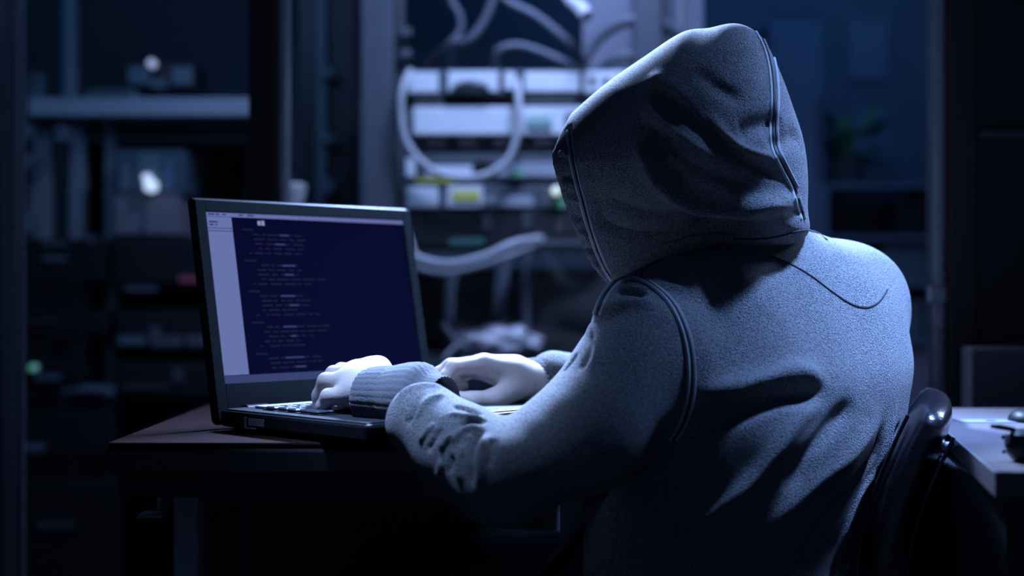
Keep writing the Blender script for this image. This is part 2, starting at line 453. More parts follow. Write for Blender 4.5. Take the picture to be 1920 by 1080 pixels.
def cable(name, pts, r, m, label, cat='cable', group=None, n=10, seg=8, flat=1.0):
    mb = MB(); mb.tube(spline(pts, seg), r, n, flat)
    o = mb.build(name, m, None, True); tag(o, label, cat, group); return o
Q = lambda a, b, D=2.96: P(a, b, D)
cable('network_cable', [Q(770, 132, 2.98), Q(754, 170), Q(752, 220), Q(764, 270), Q(800, 312), Q(850, 332), Q(905, 330), Q(950, 303), Q(970, 255), Q(973, 200), Q(970, 150, 2.98)], .0075, M_cable, 'white cable hanging in a wide loop over the rack units')
cable('network_cable', [Q(838, -60, 3.05), Q(846, 0, 3.05), Q(862, 30, 3.05), Q(862, 60, 3.05), Q(842, 84, 3.05), Q(815, 110, 3.1), Q(800, 132, 3.12)], .008, M_cableg, 'grey cable curving down at the top left of the middle rack')
cable('network_cable', [Q(938, -60, 3.0), Q(924, 0, 3.0), Q(905, 45, 3.0), Q(878, 76, 3.0), Q(850, 84, 3.02), Q(846, 130, 3.05)], .009, M_cableg, 'grey cable swinging left from the rack top')
cable('network_cable', [Q(905, -60, 3.0), Q(945, -2, 3.0), Q(1000, 28, 3.0), Q(1045, 62, 3.0), Q(1078, 92, 3.0), Q(1100, 134, 3.05)], .010, M_cableg, 'thick grey cable slanting down right from the rack top')
cable('network_cable', [Q(930, 132, 3.02), Q(934, 96, 3.0), Q(972, 86, 3.0), Q(1020, 100, 3.0), Q(1060, 118, 3.0), Q(1090, 134, 3.02)], .009, M_cableg, 'short grey cable arching just above the top patch panel')
cable('network_cable', [Q(1050, -60, 3.0), Q(1060, -10, 2.98), Q(1085, 12, 2.95), Q(1100, 30, 2.93)], [.010]*12+[.015]*13, M_cable, 'cable ending in a pale connector beside the coiled hoses', n=8)
# cable bundle across the lower rack
for i in range(6):
    dz = (i % 3)*9-8; dy = (i//3)*.02
    cable('network_cable', [Q(752+i, 420+dz, 3.0), Q(762+i*2, 462+dz, 2.95-dy), Q(782, 490+dz, 2.94-dy), Q(840, 502+dz*.9, 2.93-dy), Q(905, 488+dz*.8, 2.93-dy), Q(960, 466+dz*1.1, 2.94-dy), Q(1004, 452+dz*.5, 2.97), Q(1015, 448, 3.0)], .0075, [M_cable, M_cableg][i == 4], 'pale cable in the thick bundle sagging under the black server', group='bundled cables')
for i, (x, y0, y1, wd) in enumerate(((850, 500, 640, .016), (945, 490, 640, .020), (992, 470, 640, .013))):
    cable('ribbon_cable', [Q(x, y0, 3.0), Q(x-8, (y0+y1)/2, 2.99), Q(x-4, y1, 2.98), Q(x, 674, 3.0)], wd, M_cableg, ['wide flat grey cable hanging left of the two by the bag', 'wide flat grey cable hanging in the middle above the bag', 'narrow flat grey cable hanging rightmost above the bag'][i], flat=.25)
# crumpled bag on the shelf
bag = empty('plastic_bag', P(915, 674, 2.98), label='crumpled pale plastic bag with a knotted neck below the cables', cat='plastic bag')
bm = bmesh.new(); bmesh.ops.create_icosphere(bm, subdivisions=4, radius=1)
from mathutils import noise as mn
for v in bm.verts:
    k = 1+.30*mn.noise(v.co*2.1)+.16*abs(mn.noise(v.co*5.3)); v.co = Vector((v.co.x*.085*k, v.co.y*.05*k, max(-.005, .030+v.co.z*.036*k)))
me = bpy.data.meshes.new('bag_body'); bm.to_mesh(me); bm.free(); o = link('bag_body', me, mat('plastic_film', (.5, .48, .5), .35), bag)
o.location = (.022, 0, .005)
mb = MB(); mb.tube([(-.03, -.02, .02), (-.065, -.035, .035), (-.095, -.03, .075)], [.02, .009, .016], 8, .4); mb.tube([(-.06, -.036, .036), (-.085, -.04, .01), (-.092, -.04, -.002)], [.009, .013, .008], 8, .4)
mb.build('knotted_neck', MATS['plastic_film'], bag, True)
mb = MB(); mb.box(rx(800), rx(1186), -.06, .24, rz(684), rz(676), .002); mb.build('shelf', M_dgrey, rack)

# haze glow painted as a pale panel, plus coiled hoses, right of the rack
pn = MB().box(rx(1092, 3.1), rx(1320, 3.1), 3.1, 3.14, rz(205, 3.1), 2.3, .004).build('haze_panel', mat('pale_panel', (.17, .18, .22), .6, noise=(8, .85)))
tag(pn, 'pale panel standing in for a haze glow behind the coiled hoses above the hood', 'panel')
mb = MB(); mb.box(rx(1196, 3.1), rx(1203, 3.1), 3.09, 3.1, rz(190, 3.1), 2.25, .001); mb.build('rib', M_grey, pn)
mb = MB(); mb.box(rx(1268, 3.1), rx(1280, 3.1), 3.085, 3.1, rz(190, 3.1), 2.25, .001); mb.build('rib', M_alu, pn)
mb = MB(); mb.box(rx(1250, 3.0), rx(1330, 3.0), 3.02, 3.5, 0, rz(210, 3.1), .003)
o = mb.build('equipment_cabinet', M_dgrey); tag(o, 'dark cabinet hidden behind the hood under the pale panel', 'cabinet')
for i, (R, c, lab) in enumerate(((.125, (1200, 148), 'large outer loop of coiled grey hose above the hood'), (.082, (1178, 178), 'small inner loop of coiled pale hose above the hood'))):
    cc = P(c[0], c[1], 3.03)
    pts = [cc+Vector((R*math.cos(t), .01*math.sin(3*t), R*math.sin(t))) for t in np.linspace(0, 2*math.pi, 40)]
    mb = MB(); mb.tube(pts, .013 if i == 0 else .010, 10); o = mb.build('coiled_hose', [M_cableg, M_grey][i], None, True); tag(o, lab, 'hose')

# ------------------------------------------------------------------ left rack and what stands on it
LD = 3.2
lx = lambda px: rx(px, LD)
lz = lambda py: rz(py, LD)
lr = empty('server_rack', (0, LD, 0), label='dark equipment rack at the left edge, holding black units', cat='server rack')
for a, b, y in ((36, 76, .06), (113, 141, .06), (176, 196, .08), (395, 418, .4), (468, 486, .0)):
    mb = MB(); mb.box(lx(a), lx(b), y, y+.04, 0, lz(184) if b < 400 else lz(220), .003); mb.build('post', mat('grey_post', (.19, .21, .23) if b < 200 else (.1, .11, .12), .5), lr)
mb = MB(); mb.box(lx(52), lx(474), 0, .45, lz(217), lz(183), .003)
mb.build('top_shelf', mat('shelf_white', (.36, .38, .41), .5, noise=(6, .9)), lr, label='pale thick top shelf')
mb = MB(); mb.box(lx(20), lx(480), .5, .52, 0, lz(222)); mb.build('back_panel', M_dark, lr)
for py, th in ((440, 6), (532, 5), (650, 6), (742, 5), (850, 6)):
    mb = MB(); mb.box(lx(26), lx(478), .13, .49, lz(py+th), lz(py), .002); mb.build('shelf', M_dgrey, lr)
def lunit(name, label, cat, x0, x1, y0, y1, m=M_dark, front=-.02, depth=.28, det=()):
    o = empty(name, ((lx(x0)+lx(x1))/2, LD, lz(y1)), label=label, cat=cat)
    w = (lx(x1)-lx(x0))/2; h = lz(y0)-lz(y1)
    mb = MB(); mb.box(-w, w, front, depth, 0, h, .003); mb.build('body', m, o)
    for (a, b, c, d, mm, nm) in det:
        mb = MB(); ox = o.location.x; mb.box(lx(a)-ox, lx(b)-ox, front-.006, front, lz(d)-lz(y1), lz(c)-lz(y1), .001); mb.build(nm, mm, o)
    return o
M_dim = mat('dim_teal', (.10, .15, .17), .5)
lunit('rack_device', 'tall black unit with two faint lines, below the left carton', 'rack unit', 24, 200, 448, 528, depth=.055, det=((85, 130, 455, 461, M_dim, 'vent'), (85, 130, 482, 490, M_dim, 'vent'), (168, 182, 440, 456, M_grey, 'knob')))
lunit('rack_device', 'wide black unit beside the laptop with a small red tag', 'rack unit', 222, 395, 448, 530, depth=.3, det=((340, 378, 518, 530, mat('red_tag', (.45, .08, .12), .5), 'red_tag'), (240, 300, 538, 545, M_dim, 'vent')))
lunit('rack_device', 'flat black unit second from the top of the left stack', 'rack unit', 22, 205, 584, 626, depth=.055, front=-.03, det=((60, 120, 600, 604, M_dgrey, 'vent'),))
b_ = lunit('rack_device', 'flat black unit with a row of pale sockets beside the laptop', 'rack unit', 222, 440, 584, 650, det=((228, 276, 630, 646, M_dim, 'socket'), (284, 345, 629, 649, M_grey, 'socket'), (353, 395, 628, 649, M_grey, 'socket'), (285, 304, 612, 630, M_grey, 'plug')))
g_ = lunit('rack_device', 'black unit with a green light at the left edge', 'rack unit', 22, 160, 674, 712, depth=.055, front=-.03, det=((75, 120, 701, 711, M_dim, 'vent'),))
led_on(g_, 60, 690, 3.15, .008, (.05, .35, .16), .5, 'green indicator light')
lunit('rack_device', 'pale slotted unit under the green light', 'rack unit', 120, 218, 724, 742, M_dim, det=((130, 200, 728, 734, M_grey, 'slot'),))
lunit('rack_device', 'black box left of the desk corner with a grey slot', 'rack unit', 222, 400, 680, 742, det=((328, 348, 690, 716, M_dgrey, 'slot'), (235, 320, 722, 728, M_dgrey, 'slot')))
lunit('rack_device', 'large black box low in the left rack, left of the desk', 'rack unit', 22, 215, 768, 850, depth=.055, det=((40, 90, 830, 845, M_dim, 'vent'),))
lunit('rack_device', 'black floor-standing unit at the foot of the left rack', 'rack unit', 24, 218, 900, 1290, depth=.055, det=((75, 145, 975, 990, M_dgrey, 'vent'),))
# on the top shelf
o = lunit('device_box', 'small grey box lying on the pale shelf, left of centre', 'box', 155, 250, 166, 183, M_dim, det=((165, 240, 170, 178, M_grey, 'front_plate'),), front=.02, depth=.2)
cmr = lunit('junction_box', 'dark device with two pale faces and a small ring light above the shelf', 'device', 222, 352, 112, 158, M_dark, front=.06, depth=.2, det=((228, 268, 118, 152, M_dim, 'side_face'), (312, 350, 118, 152, M_dim, 'side_face'), (270, 300, 140, 158, M_dim, 'bracket')))
mb = MB(); mb.box(-.02, .02, .1, .14, lz(183)-lz(158), .001); mb.build('stand', M_dim, cmr)
led_on(cmr, 283, 118, 3.2, .009, (.55, .58, .9), .55, 'round white ring light')
cable('vertical_pipe', [P(130, 183, 3.25), P(130, 60, 3.25), P(130, -200, 3.25), P(130, -900, 3.25)], .022, M_dim, 'dim vertical pipe rising from the left end of the shelf', 'pipe', n=14)
o = lunit('small_bottle', 'small dim canister at the far left end of the shelf', 'canister', 36, 66, 130, 183, M_dim, front=.05, depth=.1, det=((42, 60, 136, 150, M_grey, 'cap'),))
# carton and bin under the shelf
o = lunit('carton', 'plain greyish carton left of the laptop screen, under the clear bin', 'carton', 214, 336, 364, 440, mat('grey_carton', (.20, .18, .2), .8, noise=(10, .85)), front=0, depth=.25, det=((270, 276, 366, 438, M_dim, 'tape'),))
o = lunit('storage_bin', 'teal clear-fronted bin of small parts standing on the carton', 'storage bin', 216, 345, 281, 364, mat('bin_teal', (.06, .10, .12), .4), front=0, depth=.22, det=((224, 246, 310, 360, M_dim, 'small_part'), (258, 300, 288, 362, M_dim, 'small_part'), (308, 325, 300, 360, mat('bin_blue', (.10, .14, .22), .5), 'small_part')))
led_on(o, 281, 348, 3.17, .014, (.62, .72, .95), 1.1, 'bright white indicator light')
led_on(o, 274, 333, 3.17, .009, (.62, .72, .95), 1.0, 'small white indicator light')
for i, (a, b, c, d) in enumerate(((38, 62, 235, 262), (40, 66, 296, 316), (110, 132, 240, 268), (38, 68, 400, 438))):
    lunit('small_canister', ['small dim item high at the left edge under the shelf', 'tiny dim item second down at the left edge', 'small dim item hanging right of the left posts', 'small pale item standing above the first black unit'][i], 'canister', a, b, c, d, M_dim, front=-.04, depth=.02, det=((a+4, b-4, c+4, c+10, M_grey, 'cap'),))
# small lamp-like pale thing above the laptop lid
p = P(545, 400, 2.9)
o = empty('pale_cup', (p.x, p.y, 0), label='small pale cup seen just over the laptop lid, on a thin stand', cat='cup')
zz = rz(372, 2.9)
mb = MB(); mb.lathe([(.02, zz-.03), (.028, zz), (.033, zz+.025), (.026, zz+.03)], (0, 0, 0), 20); mb.build('cup', mat('cup_white', (.6, .6, .55), .4), o, True)
mb = MB(); mb.lathe([(.08, 0), (.08, .01), (.01, .02), (.01, zz-.03)], (0, 0, 0), 16); mb.build('stand', M_dark, o, True)
# tall dark cabinet with faint lines between post and middle rack
cbn = empty('tall_cabinet', (rx(600, 3.1), 3.1, 0), label='tall dark cabinet with faint vertical edges, left of the middle rack', cat='cabinet')
w_ = (rx(655, 3.1)-rx(548, 3.1))/2
mb = MB(); mb.box(-w_, w_, .1, .5, 0, 2.3, .004); mb.build('body', M_dark, cbn)
mb = MB(); mb.box(-.02, .004, .08, .1, 0.1, 2.25, .003); mb.build('door_edge', M_dim, cbn)
for py, hh in ((118, 20), (245, 18), (330, 30)):
    mb = MB(); mb.box(-.012, .022, .06, .08, rz(py+hh, 3.1), rz(py, 3.1), .003); mb.build('hinge', M_dim, cbn)

# ------------------------------------------------------------------ right part behind the glass: wall, papers, plant, shelf
WD = 3.9
wx = lambda px: rx(px, WD)
wz = lambda py: rz(py, WD)
o = MB().box(wx(1440), wx(1545), WD, WD+.29, 0, wz(40), .004).build('wall_cabinet', mat('blue_grey_cabinet', (.16, .2, .26), .6, noise=(5, .8)))
tag(o, 'tall blue-grey cabinet seen right of the hood', 'cabinet')
mb = MB(); mb.box(wx(1530), wx(1536), WD-.015, WD, wz(330), wz(180), .002); mb.build('handle', M_grey, o)
for i, (a, b, c, d, lab) in enumerate(((1640, 1715, 38, 150, 'faint paper sheet pinned high on the wall right of the hood'), (1652, 1722, 208, 300, 'faint bluish sheet pinned behind the plant'))):
    ob = MB().box(wx(a), wx(b), 4.19, 4.199, rz(d, 4.2), rz(c, 4.2)).build('wall_sheet', mat('faint_paper', (.22, .25, .3), .8)); tag(ob, lab, 'paper sheet')
    mb = MB(); mb.box(wx((a+b)/2-4), wx((a+b)/2+4), 4.18, 4.19, rz(c+8, 4.2), rz(c+2, 4.2), .001); mb.build('tape', M_grey, ob)
sh = empty('shelving_unit', (wx(1650), WD, 0), label='dim blue shelving unit right of the hood carrying the plant', cat='shelf')
sw = (wx(1760)-wx(1552))/2
for zc in (345, 442, 530, 640, 760, 1000):
    mb = MB(); mb.box(-sw, sw, 0, .28, wz(zc+8), wz(zc), .002); mb.build('shelf', mat('shelf_blue', (.16, .20, .27), .6), sh)
for s in (-1, 1):
    mb = MB(); mb.box(s*sw-.012, s*sw+.012, 0, .28, 0, wz(345), .002); mb.build('side_panel', MATS['shelf_blue'], sh)
for (a, b, c, d, nm, lab, cat, m) in ((1686, 1745, 370, 442, 'black_box', 'black box on the shelf against the metal edge strip', 'box', M_dark), (1580, 1640, 470, 530, 'binder_box', 'dim blue box on the second shelf right of the hood', 'box', M_dim),
                     (1660, 1740, 462, 530, 'binder_box', 'dim striped box under the black box', 'box', M_dim), (1570, 1735, 565, 640, 'storage_crate', 'dim wide crate on the third shelf right of the shoulder', 'crate', M_dim), (1690, 1745, 660, 760, 'carton', 'mauve carton low behind the shoulder and chair', 'carton', mat('mauve_carton', (.28, .22, .28), .8))):
    ob = empty(nm, (wx((a+b)/2), WD, wz(d)), label=lab, cat=cat)
    ww = (wx(b)-wx(a))/2; hh = wz(c)-wz(d)
    mb = MB(); mb.box(-ww, ww, .02, .22, 0, hh*.82, .003); mb.build('body', m, ob)
    mb = MB(); mb.box(-ww-.002, ww+.002, .018, .222, hh*.83, hh, .003); mb.build('lid', m, ob)
# potted plant
pl = empty('potted_plant', (wx(1605), WD+.1, wz(345)), label='dim green leafy plant in a pot right of the hood', cat='plant')
mb = MB(); mb.lathe([(.035, 0), (.05, .06), (.053, .075), (.046, .075), (.044, .06)], (0, 0, 0), 20); mb.build('pot', M_dgrey, pl, True)
leafm = mat('leaf_green', (.08, .22, .06), .5)
lb = bmesh.new()
L = [(-.0, 0, 0), (.018, .03, .006), (.022, .06, .004), (.0, .11, -.01), (-.022, .06, .004), (-.018, .03, .006)]
vs = [lb.verts.new((x, y, z)) for x, y, z in L]; c = lb.verts.new((0, .05, -.004))
for i in range(6): lb.faces.new((vs[i], vs[(i+1) % 6], c))
lme = bpy.data.meshes.new('leaf'); lb.to_mesh(lme); lb.free(); lme.materials.append(leafm)
for i in range(26):
    a = random.uniform(0, 2*math.pi); e = random.uniform(-.3, 1.1); hgt = random.uniform(.07, .17); rr = random.uniform(.0, .05)
    o = bpy.data.objects.new('leaf', lme); COL.objects.link(o); o.parent = pl
    o.location = (rr*math.cos(a), rr*math.sin(a), hgt); o.rotation_euler = (e, 0, a-math.pi/2); o.scale = [random.uniform(.8, 1.3)]*3
mb = MB()
for i in range(6):
    a = i*1.05; mb.tube([(0, 0, .06), (.03*math.cos(a), .03*math.sin(a), .16)], .003, 6)
mb.build('stem', leafm, pl)

# ------------------------------------------------------------------ left desk
DX0, DX1, DY0, DY1, DZ = -.427, .115, 1.50, 2.06, .75
desk = empty('desk', (DX0, DY0, 0), label='dark reddish desk with black edge carrying the laptop', cat='desk')
bx = lambda *a, **k: MB().box(*a, **k)
W_, L_ = DX1-DX0, DY1-DY0
bx(0, W_, 0, L_, .744, .75, .002).build('desktop', M_desk, desk)
bx(-.001, W_+.001, -.002, L_+.001, .716, .744, .004).build('edge_band', mat('black_edge', (.02, .022, .028), .3), desk)
bx(.008, W_-.008, .012, L_-.01, .69, .716, .002).build('apron', M_deskb, desk)
pa = P(333, 925, 1.62); pb = P(375, 925, 1.62)
for xx in (pa.x-DX0, W_-.06):
    for yy in (.10, L_-.05):
        bx(xx, xx+.028, yy, yy+.028, 0, .69, .002).build('leg', mat('grey_steel', (.38, .39, .42), .5), desk)
a = P(294, 890, 1.60); b = P(294, 972, 1.60); c = P(340, 940, 1.72)
mb = MB(); mb.prism([Vector((a.x-DX0, .10, .69)), Vector((a.x-DX0, .10, b.z+.01)), Vector((a.x-DX0, .30, .66)), Vector((a.x-DX0, .30, .69))], (.004, 0, 0)); mb.build('bracket', MATS['grey_steel'], desk)
bx(a.x-DX0-.022, a.x-DX0+.006, .10, .13, b.z, b.z+.004, .001).build('bracket_foot', MATS['grey_steel'], desk)
bx(.05, W_-.05, L_-.06, L_-.05, .35, .69, .001).build('modesty_panel', M_deskb, desk)

# ------------------------------------------------------------------ laptop
LA = math.radians(46)
lap = empty('laptop', (-.337, 1.628, DZ), LA, label='open black laptop on the dark desk showing rows of code', cat='laptop')
bx(.0, .343, -.262, -.004, .005, .024, .004).build('base', M_plast, lap)
for fx, fy in ((.03, -.03), (.33, -.03), (.03, -.24), (.33, -.24)):
    mb = MB(); mb.lathe([(.008, 0), (.009, .005)], (fx, fy, 0), 12); mb.build('foot', M_dark, lap)
bx(.004, .339, -.258, -.01, .024, .0252, .0005).build('palm_rest', mat('deck', (.015, .017, .022), .5), lap)
bx(.03, .315, -.055, -.030, .0252, .0285, .001).build('function_strip', mat('silver_strip', (.75, .78, .82), .35), lap, label='bright silver strip above the keys')
kb = bx(.022, .322, -.158, -.056, .0252, .0262, .0004).build('keyboard', M_dark, lap)
kme = MB().box(-.0083, .0083, -.0083, .0083, 0, .0035, .0015, seg=1); k0 = kme.build('key', mat('key_plastic', (.08, .09, .12), .4), kb)
n = 0
for r_ in range(5):
    for c_ in range(16):
        o = k0 if n == 0 else k0.copy()
        if n: COL.objects.link(o)
        o.location = (.032+c_*.0184+(r_ % 2)*.002, -.0665-r_*.0196, .0262); n += 1
bx(.14, .22, -.235, -.185, .0252, .0256, .0002).build('touchpad', M_dark, lap)
bx(-.0008, .0, -.09, -.06, .010, .018, .0002).build('port', M_alu, lap)
mb = MB(); mb.box(-.002, .0, -.058, -.054, .006, .019, .0005); mb.box(-.002, 0, -.075, -.054, .006, .0075, .0005); mb.build('port_trim', M_alu, lap)
for x in (.04, .30):
    mb = MB(); mb.cyl((x, .002, .018), (x+.03, .002, .018), .009, 14); mb.build('hinge', M_plast, lap, True)
lid = bpy.data.objects.new('lid', None); COL.objects.link(lid); lid.parent = lap
lid.location = (0, .004, .006); lid.rotation_euler = (math.radians(-11), 0, 0)
LW, LH = .345, .270
lid_b = MB().box(0, LW, 0, .012, 0, LH, .007, seg=3).build('lid_shell', M_plast, lid, True)
lid_b.parent = lid
SX0, SX1, SZ0, SZ1 = .018, .328, .047, .252
mb = MB()
for q in ((.004, SX0, .004, LH-.004), (SX1, LW-.004, .004, LH-.004), (SX0, SX1, .004, SZ0), (SX0, SX1, SZ1, LH-.004)):
    mb.box(q[0], q[1], -.0022, .0005, q[2], q[3], .0006)
mb.build('bezel', M_bezel, lid)
E = lambda nm, c, s=1.0: mat(nm, (.004, .004, .008), .9, spec=0, emit=c, estr=s)
def sq(nm, m, rects, y):
    bm = bmesh.new()
    for a, b, c, d in rects:
        v = [bm.verts.new(q) for q in ((a, y, c), (b, y, c), (b, y, d), (a, y, d))]; bm.faces.new(v)
    me = bpy.data.meshes.new(nm); bm.to_mesh(me); bm.free(); o = link(nm, me, m, lid)
    if len(rects) > 3: o['kind'] = 'stuff'
    return o
sq('screen', E('screen_navy', (.0016, .0022, .021)), [(SX0, SX1, SZ0, SZ1)], -.0004)
W0 = SX1-SX0; H0 = SZ1-SZ0
ux = lambda t: SX0+t*W0
uz = lambda t: SZ1-t*H0
sq('sidebar', E('screen_sidebar', (.13, .17, .40)), [(ux(0), ux(.115), uz(.955), uz(.115)), (ux(0), ux(.115), uz(.095), uz(.03))], -.0006)
sq('menu_bar', E('screen_bar', (.13, .16, .40)), [(ux(0), ux(1), uz(.028), uz(.004)), (ux(.0), ux(.115), uz(.112), uz(.098))], -.0007)
sq('task_bar', E('screen_task', (.04, .055, .16)), [(ux(0), ux(1), uz(1), uz(.958))], -.0007)
sq('menu_text', E('screen_ink', (.04, .05, .14)), [(ux(a), ux(b), uz(c+.01), uz(c)) for a, b, c in ((.01, .04, .01), (.045, .06, .01), (.075, .09, .01), (.15, .17, .01), (.19, .22, .01), (.01, .05, .055), (.01, .03, .072), (.038, .046, .072))], -.0009)
sq('cursor_mark', E('screen_mark', (.22, .27, .5)), [(ux(.235), ux(.25), uz(.072), uz(.045)), (ux(.253), ux(.268), uz(.072), uz(.043))], -.0009)
dim, vio, hi_ = [], [], []
rowz = [.10, .125, .15, .175, .205, .232]
r_ = random.Random(3)
for blk in range(5):
    z = .095+blk*.185
    dim.append((.155, .21, z))
    for k in range(5):
        zz = z+.028+k*.028
        if zz > .93: break
        x = .20+r_.uniform(0, .03)
        while x < .42+r_.uniform(-.05, .1):
            wd = r_.uniform(.015, .06); (dim if r_.random() < .7 else vio).append((x, x+wd, zz)); x += wd+r_.uniform(.006, .015)
        if k in (0, 2): hi_.append((.32+r_.uniform(-.03, .03), .365+r_.uniform(-.01, .03), zz))
        if k == 4: vio.append((.18, .195, zz))
rc = lambda l, h=.011: [(ux(a), ux(b), uz(c+h), uz(c)) for a, b, c in l]
sq('code_text', E('code_dim', (.007, .014, .036)), rc(dim), -.0008)
sq('code_text', E('code_violet', (.009, .009, .042)), rc(vio), -.0009)
sq('code_text', E('code_bright', (.035, .042, .15)), rc(hi_), -.0010)

# ------------------------------------------------------------------ right desk
rd = empty('desk', (.43, 1.26, 0), label='pale grey desk at the right edge with a cut corner', cat='desk')
ed = [P(1866, 885, 1.26), P(2700, 889, 1.245), P(2230, 765, 1.93), P(1722, 765, 1.932)]
mb = MB(); mb.prism([Vector((p.x-.43, p.y-1.26, .728)) for p in ed], (0, 0, .022)); mb.build('desktop', mat('pale_laminate', (.17, .15, .16), .45, noise=(10, .92)), rd)
mb = MB()
top = [Vector((p.x-.43, p.y-1.26, .7502)) for p in ed]
mb.tube([top[3]-Vector((0, 0, .001)), top[0]-Vector((0, 0, .001)), top[1]-Vector((0, 0, .001))], .0013, 6); mb.build('edge_trim', M_alu, rd)
mb = MB(); mb.box(.03, .58, .06, .6, .06, .728, .003); mb.build('pedestal', mat('dark_pedestal', (.03, .032, .04), .5), rd)
mb = MB(); mb.box(.12, .56, .054, .06, .64, .70, .001); mb.build('drawer', M_dgrey, rd)
mb = MB(); mb.box(.05, .56, .1, .55, 0, .06); mb.build('plinth', M_dark, rd)
# lock mark on top
# black gadget and black mouse-like thing at the frame edge
g0 = P(1918, 868, 1.335)
gd = empty('desk_gadget', (g0.x, g0.y, .7501), label='black round gadget with a stub lever at the right frame edge', cat='gadget')
mb = MB(); mb.lathe([(.012, 0), (.016, .004), (.0195, .010), (.0205, .018), (.019, .026), (.012, .030)], (0.004, 0, 0), 28); mb.build('body', M_plast, gd, True)
mb = MB(); mb.tube([(-.008, 0, .030), (-.022, -.002, .0325), (-.031, -.004, .0335)], [.0022, .0026, .0018], 8); mb.build('lever', M_plast, gd, True)
for k, (a, z) in enumerate(((3.0, .009), (3.4, .016), (2.7, .022))):
    mb = MB(); mb.lathe([(.0022, 0), (.0022, .003), (.001, .0035)], (.004+.0195*math.cos(a), .0195*math.sin(a), z), 10, (math.cos(a), math.sin(a), 0)); mb.build('stud', M_alu if k == 0 else M_plast, gd)
p = P(1926, 790, 1.74)
ms = empty('computer_mouse', (p.x, p.y, .7501), label='black rounded mouse on the pale desk behind the round gadget', cat='mouse')
bm = bmesh.new(); bmesh.ops.create_uvsphere(bm, u_segments=24, v_segments=14, radius=1)
for v in bm.verts: v.co = Vector((v.co.x*.022, v.co.y*.03, max(0, v.co.z)*.017+(.0 if v.co.z > 0 else 0)))
me = bpy.data.meshes.new('mouse_shell'); bm.to_mesh(me); bm.free(); link('mouse_shell', me, M_plast, ms, True)
mb = MB(); mb.box(-.002, .002, -.018, -.008, .012, .017, .001); mb.build('wheel', M_grey, ms)
p = P(1858, 790, 1.74)
pd_ = empty('paper_slip', (p.x, p.y, .7501), label='pale flat slip with a dark oval on the right desk', cat='paper')
bx(-.04, .025, -.02, .02, 0, .0006).build('sheet', mat('slip', (.22, .25, .30), .9, spec=.1), pd_)
mb = MB(); mb.lathe([(.006, .0006), (.006, .001)], (0, 0, 0), 20); mb.build('dark_oval', M_dgrey, pd_)

# ------------------------------------------------------------------ chair
CA = math.radians(155)   # the way the chair faces
cf = Vector((math.cos(CA), math.sin(CA), 0)); cs = Vector((-cf.y, cf.x, 0))  # forward, its left... 
ch = empty('office_chair', (.30, 1.62, 0), label='dark leather office chair behind the hooded person', cat='chair')
backpx = [(1748, 796), (1722, 850), (1690, 925), (1665, 1000), (1652, 1080), (1660, 1180), (1690, 1260)]
D0 = 1.50
line = [P(a, b, D0) for a, b in backpx]
line = spline(line, 6)
th = [.030, .036, .040, .042, .042, .040, .030]
bmc = bmesh.new(); rings = []
side = Vector((.28, .96, 0)).normalized()
NS = 17; half = .16
nrm = []
for i, p in enumerate(line):
    t = (line[min(i+1, len(line)-1)]-line[max(i-1, 0)]).normalized(); nrm.append(side.cross(t).normalized())
for i, p in enumerate(line):
    ti = np.interp(i/6, range(7), th)
    ring = []
    # closed loop around the pad cross-section in the (side, normal) plane
    for k in range(40):
        a = 2*math.pi*k/40; ex = 2/3.2
        c_, s_ = math.cos(a), math.sin(a)
        u_ = half*math.copysign(abs(c_)**ex, c_); v_ = ti*math.copysign(abs(s_)**ex, s_)
        ring.append(bmc.verts.new(p+side*(half+u_)-nrm[i]*v_*.72))
    rings.append(ring)
for q in range(len(rings)-1):
    for k in range(40): bmc.faces.new((rings[q][k], rings[q][(k+1) % 40], rings[q+1][(k+1) % 40], rings[q+1][k]))
def cap(ring, out):
    cen = sum((v.co for v in ring), Vector())/len(ring); prev = ring
    for s_, o_ in ((.92, .45), (.75, .8), (.45, 1.0)):
        new = [bmc.verts.new(cen+(v.co-cen)*s_+out*o_) for v in ring]
        for k in range(40): bmc.faces.new((prev[k], prev[(k+1) % 40], new[(k+1) % 40], new[k]))
        prev = new
    bmc.faces.new(prev)
cap(rings[0], (line[0]-line[1]).normalized()*.022); cap(rings[-1], (line[-1]-line[-2]).normalized()*.015)
bmesh.ops.recalc_face_normals(bmc, faces=bmc.faces[:])
for v in bmc.verts: v.co -= Vector(ch.location)
me = bpy.data.meshes.new('backrest'); bmc.to_mesh(me); bmc.free(); link('backrest', me, M_leather, ch, True)
# piping along the near edge of the backrest
mb = MB()
for sg in (-1, 1):
    mb.tube([p-nrm[i]*.026*sg-side*.0+side*.012-Vector(ch.location) for i, p in enumerate(line[1:-2])], .0022, 6)
mb.build('piping', M_leather, ch, True)
mb = MB(); q = P(1795, 845, 1.55)-Vector(ch.location)
mb.tube([q+Vector((-.03, .02, .004)), q+Vector((.002, 0, .004)), q+Vector((.012, .0, .004))], .0055, 10); mb.build('bracket_tube', M_alu, ch, True)
mb = MB(); mb.box(q.x+.008, q.x+.022, q.y-.012, q.y+.012, q.z-.022, q.z+.013, .004); mb.tube([q+Vector((.015, 0, -.015)), q+Vector((.0, .03, -.12)), q+Vector((-.07, .08, -.30)), q+Vector((-.15, .02, -.40))], .012, 10)
mb.build('back_support', M_dark, ch, True)
Rz = Matrix.Rotation(CA-math.pi/2, 3, 'Z')
mb = MB(); mb.box(-.23, .23, -.22, .24, .40, .48, .03, rot=None, seg=3)
for v in mb.bm.verts: v.co = Rz @ v.co+Vector((-.02, .02, 0))
mb.build('seat', M_leather, ch, True)
mb = MB(); mb.lathe([(.028, .08), (.028, .25), (.018, .26), (.018, .40)], (-.02, .02, 0), 18); mb.build('column', M_dark, ch, True)
